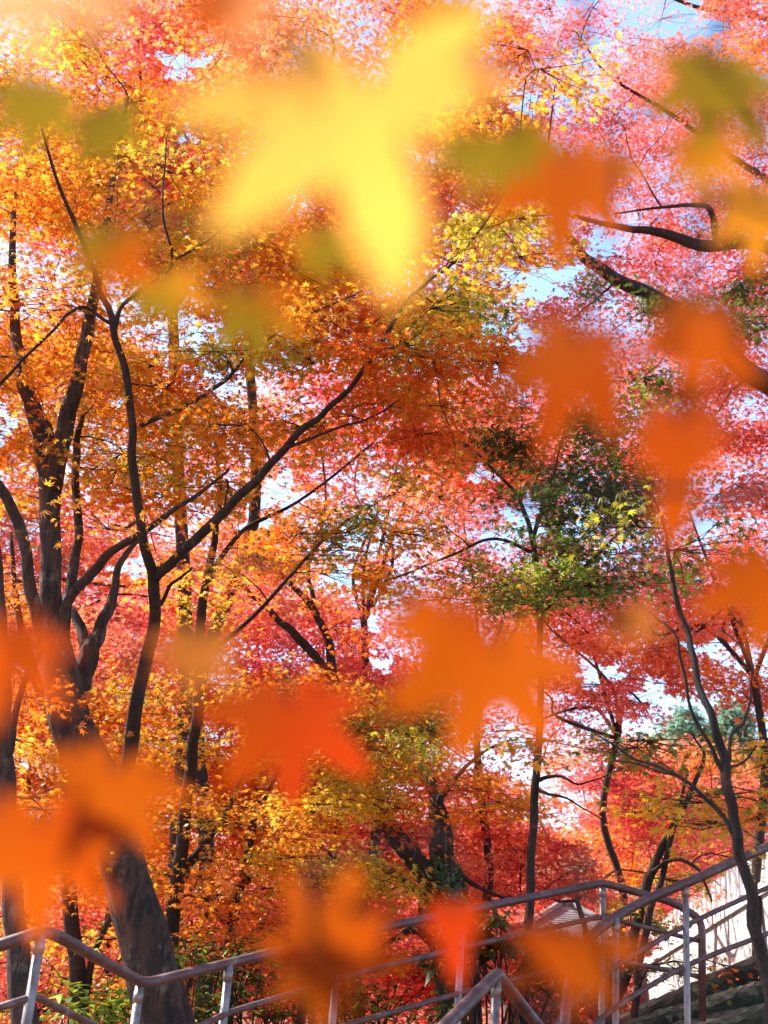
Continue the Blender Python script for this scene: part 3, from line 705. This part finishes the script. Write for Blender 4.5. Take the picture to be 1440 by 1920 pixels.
t.limb([(426, 1830, 9.8, 10), (480, 1745, 9.8, 9), (550, 1770, 9.7, 6), (610, 1800, 9.7, 4)])
t.region(500, 1700, 150, 110, 9.2, 11, 0.6, 0.5, 0.064, dict(orange=3, deep=2, gold=2, ygreen=1))
t.region(420, 1480, 120, 80, 9.2, 11, 0.7, 0.5, 0.064, dict(gold=4, orange=2, ygreen=3, yellow=1))
TOTAL += t.finish()

# ------------------------------------------------------------------ trees further back, each with its own colour
def far_tree(x, Y, patches, label, seed, layers=1.0, R=0.85, size=0.085, forks=5):
    """x: pixel column of its trunk; patches: (cx, cy, rx, ry, palette)"""
    global TOTAL
    b = base_at(x, 1950, Y)
    t = Tree('maple_tree', label, 'tree', b, M_BARK_FAR, seed, 'background maples', None, LEAF5)
    r = t.rng
    cx, cy, rx, ry, _ = patches[0]
    top = P(cx + r.uniform(-.2, .2) * rx, cy - 0.3 * ry, Y)
    mid = P(x * 0.6 + cx * 0.4, min(1880, cy + ry * 0.9), Y)
    h = top[2] - b[2]
    r0 = 0.03 + 0.0035 * h
    fork = b + (mid - b) * 0.85
    wob = [r.normal(0, 0.018 * h, 3) * (1, 1, 0) for _ in range(3)]
    t.limb3([b + (0, 0, -0.2)] + [b * (1 - q) + fork * q + wob[k] for k, q in enumerate((.25, .5, .75))] + [fork], [r0 * 1.3, r0 * 1.1, r0, r0 * 0.9, r0 * 0.75], n=5)
    for k in range(forks):
        pc = patches[k % len(patches)]
        a = r.uniform(0, 6.28)
        e = P(pc[0] + 0.75 * pc[2] * math.cos(a), pc[1] + 0.7 * pc[3] * math.sin(a), Y + r.uniform(-1.4, 1.4))
        e[2] = max(e[2], fork[2] + 0.3)
        m1 = fork * 0.6 + e * 0.4 + r.normal(0, 0.22, 3) + (0, 0, 0.2)
        m2 = fork * 0.25 + e * 0.75 + r.normal(0, 0.22, 3)
        t.limb3([fork + (0, 0, -0.1), m1, m2, e], [r0 * 0.55, r0 * 0.42, r0 * 0.25, 0.012], sides=6, n=5)
    for (px, py, qx, qy, pal) in patches:
        t.region(px, py, qx, qy, Y - 1.6, Y + 1.6, layers * 1.6, R, size, pal, 0.7)
    TOTAL += t.finish()
PK = dict(pink=6, coral=4, red=1, magenta=0.5)
CO = dict(coral=5, orange=4, pink=2, gold=1)
RD = dict(red=4, crimson=2, coral=3, pink=2, magenta=0.6)
OR = dict(orange=5, gold=3, coral=2, deep=2)
far_tree(330, 12.0, [(310, 130, 160, 260, RD), (200, 330, 200, 150, PK)], 'tall red maple whose top shows beside the blue gap at upper left', 31, 1.1, 0.7, 0.07)
far_tree(-60, 13.0, [(40, 820, 240, 260, CO), (160, 1080, 200, 120, PK)], 'coral maple glowing behind the pale upright limbs at left', 32)
far_tree(395, 13.0, [(600, 230, 330, 260, CO), (640, 480, 200, 160, OR)], 'tall orange and coral maple behind the big yellow leaf', 33, 1.0, 0.75, 0.075)
far_tree(705, 15.5, [(640, 880, 210, 160, CO), (700, 760, 200, 120, RD), (820, 860, 150, 120, OR)], 'coral maple with fine upright branches in the middle distance', 34)
far_tree(560, 16.0, [(600, 1190, 230, 130, PK), (480, 1120, 160, 110, PK), (620, 1330, 220, 90, PK)], 'pink maple behind the leaning fork at centre left', 35)
far_tree(900, 17.0, [(880, 1000, 220, 190, PK), (900, 1190, 230, 130, CO), (860, 1370, 240, 110, CO), (1000, 1260, 180, 150, PK), (1090, 840, 170, 170, RD)], 'pink and coral maple behind the thin straight stem', 36)
far_tree(1150, 16.5, [(1180, 1160, 200, 120, CO), (1080, 1290, 160, 90, PK), (1060, 1400, 170, 70, CO)], 'orange coral maple left of the slim curving stem', 37)
far_tree(1420, 14.0, [(1400, 960, 150, 190, PK), (1370, 1200, 150, 110, CO), (1250, 1120, 110, 90, PK)], 'hot pink maple at the right edge behind the curving stem', 38)
far_tree(1080, 18.0, [(1080, 1520, 220, 110, RD), (1120, 1640, 200, 90, RD), (960, 1600, 160, 100, CO)], 'bright red maple mound above the right half of the railing', 39, 1.6)
far_tree(230, 17.0, [(230, 1210, 230, 120, PK), (330, 1060, 160, 110, CO)], 'pink maple behind the forked limb at left', 40)
far_tree(30, 15.0, [(90, 1440, 220, 140, OR), (60, 1290, 200, 130, CO), (200, 1340, 160, 90, OR)], 'orange maple low behind the left edge trunk', 41, 1.1)
far_tree(600, 18.0, [(620, 1560, 220, 90, RD), (700, 1420, 220, 110, CO), (480, 1450, 160, 90, RD)], 'red maple behind the yellow green sprays at lower centre', 42, 1.2)
far_tree(340, 17.5, [(380, 1760, 260, 120, PK), (300, 1540, 260, 130, OR), (420, 1380, 230, 110, CO)], 'pink maple low behind the thick trunk and railing corner', 43, 1.3)
far_tree(720, 20.0, [(740, 1790, 250, 120, RD), (640, 1680, 200, 90, PK)], 'rose red maple low behind the ivied trunk', 44, 1.3)
far_tree(60, 19.0, [(120, 1830, 260, 120, PK), (90, 1640, 220, 110, CO)], 'pink maple low behind the left railing', 45, 1.3)
far_tree(1010, 21.0, [(1010, 1740, 200, 90, RD), (1000, 1850, 220, 80, PK)], 'crimson maple low beside the grey roof', 46, 1.2)
far_tree(1640, 24.0, [(1440, 1560, 150, 70, dict(magenta=3, pink=2, coral=2)), (1400, 1470, 160, 60, CO)], 'magenta maple above the picket fence', 47, 1.2)
far_tree(1260, 22.0, [(1220, 1450, 170, 70, CO), (1250, 1570, 150, 80, OR)], 'orange maple below the green conifers', 48, 1.1)
far_tree(500, 27.0, [(480, 1640, 330, 160, CO), (460, 1850, 330, 100, PK)], 'farthest coral maple on the slope at lower left', 49, 1.0, 1.3, 0.13)
far_tree(880, 28.0, [(880, 1620, 330, 160, RD), (860, 1840, 330, 110, RD)], 'farthest red maple on the slope at lower centre', 50, 1.0, 1.3, 0.13)
far_tree(60, 26.0, [(60, 1600, 280, 180, OR), (80, 1850, 280, 110, CO)], 'farthest orange maple on the slope at lower left edge', 51, 1.0, 1.3, 0.13)

# ------------------------------------------------------------------ conifers far off
def conifer(x, ytop, Y, seed, label):
    global TOTAL
    b = base_at(x, 1950, Y); top = P(x, ytop, Y)
    t = Tree('conifer_tree', label, 'tree', b, M_BARK_FAR, seed, 'distant conifers', M_EVERGREEN, lance(0.16))
    r = t.rng; H = top[2] - b[2]
    t.limb3([b + (0, 0, -0.3), b + (0, 0, H * 0.5), top], [0.28, 0.16, 0.03], sides=8)
    pos, nrm, yaw, sz, cl = [], [], [], [], []
    for _ in range(105):
        q = r.uniform(0.15, 1.0) ** 0.8; a = r.uniform(0, 6.28)
        rad = (1 - q) * 3.4 + 0.35
        e = np.array((b[0] + math.cos(a) * rad, b[1] + math.sin(a) * rad, b[2] + H * q - 0.12 * rad))
        s0 = np.array((b[0], b[1], b[2] + H * q + 0.1))
        tube(t.wood, np.array([s0, s0 * .5 + e * .5 + (0, 0, .1), e]), (0.035, 0.02, 0.008), 4, caps=False)
        m = 130
        u = r.uniform(0.25, 1.05, m)[:, None]
        p = s0 * (1 - u) + e * u + r.normal(0, 0.24, (m, 3))
        pos.append(p); nrm.append(np.array((0, 0, 1.0)) + r.normal(0, 0.5, (m, 3))); yaw.append(a + r.normal(0, 0.7, m))
        sz.append(r.uniform(0.22, 0.42, m)); cl.append(np.array((0.25, 0.37, 0.26)) * r.uniform(0.6, 1.6) * r.uniform(0.7, 1.3, (m, 1)))  # needles paled towards blue: distance haze is painted into their colour
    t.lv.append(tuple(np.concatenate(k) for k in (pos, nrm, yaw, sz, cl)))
    TOTAL += t.finish()
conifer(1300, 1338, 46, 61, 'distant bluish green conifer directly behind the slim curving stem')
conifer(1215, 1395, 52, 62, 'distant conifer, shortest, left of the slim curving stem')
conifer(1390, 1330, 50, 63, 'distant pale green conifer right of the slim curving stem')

# ------------------------------------------------------------------ roof behind the trees
def build_house():
    ap = P(1076, 1690, 20.0)
    c0 = np.array((ap[0], ap[1] + 1.2, float(ground_z(ap[0], ap[1] + 1.2))))
    root = tag(empty('small_hall', c0), 'small building with a grey tiled hip roof behind the railing', 'building')
    ez = ap[2] - 0.62 - c0[2]; hz = ap[2] - c0[2]
    mb = MB()
    wx, wy = 0.75, 1.1
    box(mb, [c0 + (-wx, -wy, -.1), c0 + (wx, -wy, -.1), c0 + (wx, wy, -.1), c0 + (-wx, wy, -.1),
             c0 + (-wx, -wy, ez), c0 + (wx, -wy, ez), c0 + (wx, wy, ez), c0 + (-wx, wy, ez)])
    mb.build('wall', M_TIMBER, root, c0)
    mb = MB()
    ex, ey = 1.15, 1.6
    lo = [(-ex, -ey), (ex, -ey), (ex, ey), (-ex, ey)]; hi = [(-0.06, -0.5), (0.06, -0.5), (0.06, 0.5), (-0.06, 0.5)]
    for k in range(4):                                      # a slope with rows of tiles as steps
        k2 = (k + 1) % 4
        for j in range(18):
            u0, u1 = j / 18, (j + 1) / 18
            f = lambda q, i: np.array((lo[i][0] * (1 - q) + hi[i][0] * q, lo[i][1] * (1 - q) + hi[i][1] * q, 0))
            z0 = ez + (hz - ez) * (u0 ** 1.25); z1 = ez + (hz - ez) * (u1 ** 1.25)
            p = [c0 + f(u0, k) + (0, 0, z0 + .022), c0 + f(u0, k2) + (0, 0, z0 + .022), c0 + f(u1, k2) + (0, 0, z1 + .01), c0 + f(u1, k) + (0, 0, z1 + .01)]
            q2 = [c0 + f(u0, k) + (0, 0, z0), c0 + f(u0, k2) + (0, 0, z0)]
            mb.add(p, [(0, 1, 2, 3)], False); mb.add([q2[0], q2[1], p[1], p[0]], [(0, 1, 2, 3)], False)
    mb.add([c0 + (*lo[i], ez - 0.002) for i in range(4)], [(3, 2, 1, 0)], False)
    rf = mb.build('roof', M_TILE, root, c0)
    mb = MB()
    tube(mb, np.array([c0 + (0, -0.56, hz + .04), c0 + (0, 0.56, hz + .04)]), 0.07, 8)
    for i in range(4):
        tube(mb, np.array([c0 + (*lo[i], ez + .06), c0 + (lo[i][0] * .5 + hi[i][0] * .5, lo[i][1] * .5 + hi[i][1] * .5, ez + (hz - ez) * .42 + .05), c0 + (*hi[i], hz + .04)]), 0.05, 6)
    mb.build('ridge', M_TILE, rf, (0, 0, 0)).location = tuple(-c0)
build_house()

# ------------------------------------------------------------------ shrubs
def shrub(x, y, Y, name, label, cols, seed, wx, hz, whorl=True, leaf=0.13, n=34):
    global TOTAL
    b = base_at(x, 1950, Y); top = P(x, y, Y)[2]
    t = Tree(name, label, 'shrub', b, M_BARK, seed, None, M_EVERGREEN, lance(0.17))
    r = t.rng
    pos, nrm, yaw, sz, cl = [], [], [], [], []
    for k in range(n):
        e = np.array((b[0] + r.normal(0, wx), b[1] + r.normal(0, wx), 0)); e[2] = top - abs(r.normal(0, hz))
        m = b * 0.5 + e * 0.5 + r.normal(0, .05, 3)
        tube(t.wood, catmull([b, m, e], 4), np.linspace(0.011, 0.004, 9), 5, caps=False)
        for q in range(11 if whorl else 26):
            a = r.uniform(0, 6.28)
            d = np.array((math.cos(a), math.sin(a), r.uniform(-0.5, 0.45)))
            L = leaf * r.uniform(0.7, 1.2)
            off = d * L * 0.55 if whorl else d * r.uniform(0, 0.22) + r.normal(0, .05, 3)
            pos.append(e + off); nrm.append((-d[0] * d[2] + r.normal(0, .2), -d[1] * d[2] + r.normal(0, .2), 1.0)); yaw.append(a); sz.append(L)
            cl.append(C[cols[int(r.integers(len(cols)))]] * r.uniform(0.6, 1.4))
    t.lv.append((np.array(pos), np.array(nrm), np.array(yaw), np.array(sz), np.array(cl)))
    TOTAL += t.finish()
shrub(925, 1722, 7.9, 'rhododendron_shrub', 'dark shrub with whorls of long leaves between ivied trunk and thin stem', ('dgreen', 'dgreen', 'brown'), 71, 0.20, 0.24, True, 0.15, 30)
shrub(355, 1765, 8.6, 'evergreen_shrub', 'glossy dark green shrub at the foot of the thick trunk', ('green', 'dgreen', 'lime'), 72, 0.22, 0.25, False, 0.09, 22)
shrub(455, 1800, 8.9, 'evergreen_shrub', 'broad dark green shrub behind the railing post left of centre', ('green', 'dgreen'), 73, 0.24, 0.22, False, 0.09, 22)
shrub(690, 1865, 9.5, 'evergreen_shrub', 'low rounded green shrub at the bottom left of the ivied trunk', ('green', 'dgreen', 'lime'), 74, 0.3, 0.1, False, 0.08, 30)
shrub(210, 1880, 7.6, 'evergreen_shrub', 'bright green low shrub left of the thick trunk base', ('green', 'lime'), 75, 0.18, 0.1, False, 0.10, 14)

# ------------------------------------------------------------------ sprigs of leaves close to the lens
def big_leaf(seed, shape=None, wide=1.0):
    r = np.random.default_rng(seed)
    ang = np.array([-126, -88, -44, 0, 44, 88, 126]) + r.normal(0, 3, 7)
    ln = np.array([.46, .80, .96, 1.02, .96, .80, .46]) * r.uniform(.92, 1.08, 7)
    if shape is not None: ln = ln * np.array(shape)
    v = [(0, 0)]
    ext = [ang[0] - 30] + [(ang[i] + ang[i + 1]) / 2 for i in range(6)] + [ang[-1] + 30]
    for i, e in enumerate(ext):
        q = 0.24 if i in (0, 7) else 0.46 * (1 + 0.35 * (wide - 1))
        v.append((q * math.sin(math.radians(e)), q * math.cos(math.radians(e))))
    f = []
    for i in range(7):
        a, l = math.radians(ang[i]), ln[i]
        d = np.array((math.sin(a), math.cos(a))); pe = np.array((d[1], -d[0]))
        k = len(v)
        for u, wd in ((0.62, 0.155 * wide), (0.82, 0.09 * wide)):
            v += [tuple(d * l * u - pe * wd * l), tuple(d * l * u), tuple(d * l * u + pe * wd * l)]
        v.append(tuple(d * l)); mid = len(v); v.append(tuple(d * l * 0.33))
        f += [(0, 1 + i, mid), (0, mid, 2 + i), (1 + i, k, k + 1, mid), (mid, k + 1, k + 2, 2 + i),
              (k, k + 3, k + 4, k + 1), (k + 1, k + 4, k + 5, k + 2), (k + 3, k + 6, k + 4), (k + 4, k + 6, k + 5)]
    v = np.array(v)
    rr = np.hypot(v[:, 0], v[:, 1])
    z = -0.07 * rr ** 2 + 0.022 * np.sin(v[:, 0] * 5 + r.uniform(0, 6)) + 0.018 * np.sin(v[:, 1] * 6)
    return np.column_stack([v * 0.54, z * 0.54]), f
THREE = (.75, .6, .95, 1.0, .95, .6, .75)
NARROW = (.9, .6, .62, 1.05, .62, .6, .9)
def sprig(label, start, leaves, seed, dist):
    """start: pixel where the twig comes from (outside the frame); leaves: (x, y, span px, heading deg clockwise from up, colour a, colour b, tilt)"""
    r = np.random.default_rng(seed)
    b = at_depth(start[0], start[1], dist)
    root = tag(empty('maple_sprig', b), label, 'leaf sprig', 'blurred maple sprigs close to the lens')
    tw = MB(); objs = []
    main = [b]
    mx = sum(l[0] for l in leaves) / len(leaves); my = sum(l[1] for l in leaves) / len(leaves)
    for k, lf in enumerate(leaves):
        x, y, span, head, ca, cb, tilt = lf[:7]; shape = lf[7] if len(lf) > 7 else None; wide = lf[8] if len(lf) > 8 else 1.0
        d = dist * (1 + float(np.clip(0.0007 * ((x - mx) + (y - my)), -0.13, 0.13)))
        size = span * 1.12 / F0 * d
        cen = at_depth(x, y, d)
        h = math.radians(head)
        yv = UPV * math.cos(h) + RGT * math.sin(h)
        nv = -FWD + (tilt - 0.30) * UPV + r.normal(0, 0.16) * RGT
        nv /= np.linalg.norm(nv)
        yv = yv - nv * (yv @ nv); yv /= np.linalg.norm(yv); xv = np.cross(yv, nv)
        v, f = big_leaf(seed * 50 + k, shape, wide)
        wv = cen + size * (v[:, 0:1] * xv + v[:, 1:2] * yv + v[:, 2:3] * nv)
        mb = MB(); mb.add(wv, f)
        o = mb.build('leaf', M_NEARLEAF, root, b)
        at = o.data.attributes.new('leaf_colour', 'FLOAT_COLOR', 'POINT')
        u = np.clip(0.5 + 0.55 * np.sin(v[:, 0] * 4 + r.uniform(0, 6)) + 0.35 * np.sin(v[:, 1] * 5 + r.uniform(0, 6)), 0, 1)[:, None]
        cc = np.ones((len(v), 4), np.float32); cc[:, :3] = C[ca] * (1 - u) + C[cb] * u
        at.data.foreach_set('color', cc.ravel())
        foot = cen - yv * size * 0.62 + nv * size * 0.04
        tube(tw, catmull([cen, cen - yv * size * 0.3 + nv * size * 0.03, foot], 4), 0.0007, 5)
        main.append((cen, foot))
    prev = b
    for cen, foot in main[1:]:
        tube(tw, catmull([prev, prev * .5 + foot * .5 + r.normal(0, .004, 3), foot], 5), 0.0012, 5)
        prev = foot
    tw.build('twig', M_BARK, root, b)
sprig('huge blurred bright yellow maple leaf at the top centre', (790, -420), [(690, 165, 660, 177, 'near_yellow', 'near_yellow', 0.5, (1.7, .82, .50, .98, 1.10, 1.25, 1.3), 1.15)], 1, 0.24)
sprig('blurred pale peach leaves across the top left corner', (150, -260), [(30, -60, 330, 165, 'near_peach', 'near_peach', 0.5), (215, -50, 230, 190, 'near_peach', 'near_gold', 0.5), (420, -10, 230, 165, 'near_peach', 'near_orange', 0.4)], 2, 0.225)
sprig('blurred olive green leaves below the upper left corner', (-120, 80), [(70, 175, 220, 185, 'near_olive', 'near_olive', 0.2), (195, 220, 190, 170, 'near_olive', 'near_olive', 0.2)], 3, 0.46)
sprig('blurred olive and orange leaves hanging at centre left', (360, 240), [(210, 450, 210, 186, 'near_olive', 'near_orange', 0.2), (305, 530, 170, 165, 'near_olive', 'near_gold', 0.2), (470, 560, 200, 175, 'near_orange', 'near_olive', 0.2), (600, 450, 150, 170, 'near_olive', 'near_gold', 0.2)], 4, 0.48)
sprig('blurred orange leaf with an olive companion right of the yellow leaf', (1010, -100), [(1060, 300, 340, 190, 'near_orange', 'near_gold', 0.25), (890, 270, 190, 190, 'near_olive', 'near_olive', 0.1), (960, 260, 170, 150, 'near_olive', 'near_olive', 0.1)], 5, 0.40)
sprig('blurred brownish orange leaves tucked behind the top of the yellow leaf', (900, -200), [(845, 20, 190, 175, 'near_deep', 'near_olive', 0.1), (890, 130, 150, 170, 'near_orange', 'near_peach', 0.4)], 6, 0.42)
sprig('blurred olive orange leaves at the upper right edge', (1560, -60), [(1345, 130, 310, 190, 'near_olive', 'near_gold', 0.2), (1320, 270, 200, 180, 'near_orange', 'near_gold', 0.2), (1425, 370, 240, 185, 'near_gold', 'near_orange', 0.25)], 7, 0.42)
sprig('blurred orange red leaf with long lobes pointing down at right', (1160, 200), [(1080, 640, 390, 197, 'near_deep', 'near_orange', 0.35, THREE)], 8, 0.36)
sprig('blurred orange red leaves one above another near the right edge', (1560, 420), [(1315, 590, 330, 188, 'near_deep', 'near_orange', 0.3, THREE), (1275, 800, 370, 182, 'near_deep', 'near_orange', 0.3, NARROW)], 9, 0.36)
sprig('blurred orange leaf cut by the right edge at mid height', (1640, 900), [(1450, 1070, 290, 190, 'near_deep', 'near_orange', 0.25), (1180, 1150, 150, 170, 'near_deep', 'near_brown', 0.1)], 10, 0.44)
sprig('large blurred orange leaves just below the centre', (1560, 950), [(920, 1210, 430, 198, 'near_orange', 'near_orange', 0.3), (835, 1150, 260, 205, 'near_deep', 'near_orange', 0.2)], 11, 0.34)
sprig('blurred red orange leaf left of the large central orange leaves', (420, 1000), [(540, 1320, 350, 178, 'near_red', 'near_deep', 0.35), (370, 1205, 210, 185, 'near_deep', 'near_brown', 0.1)], 12, 0.40)
sprig('blurred orange leaves over the thick trunk at lower left', (-200, 1080), [(5, 1190, 310, 188, 'near_deep', 'near_orange', 0.3), (215, 1450, 340, 194, 'near_orange', 'near_orange', 0.3), (75, 1550, 380, 186, 'near_deep', 'near_orange', 0.3)], 13, 0.35)
sprig('blurred orange leaves before the railing at the bottom centre', (560, 2200), [(625, 1790, 300, 10, 'near_deep', 'near_orange', 0.25), (590, 1800, 250, 178, 'near_orange', 'near_deep', 0.3), (850, 1715, 220, 182, 'near_red', 'near_deep', 0.25, NARROW)], 14, 0.40)
sprig('blurred orange leaf in front of the stair handrail at the bottom', (1200, 2200), [(1070, 1765, 280, 184, 'near_orange', 'near_deep', 0.3)], 15, 0.38)
print('leaves:', TOTAL)
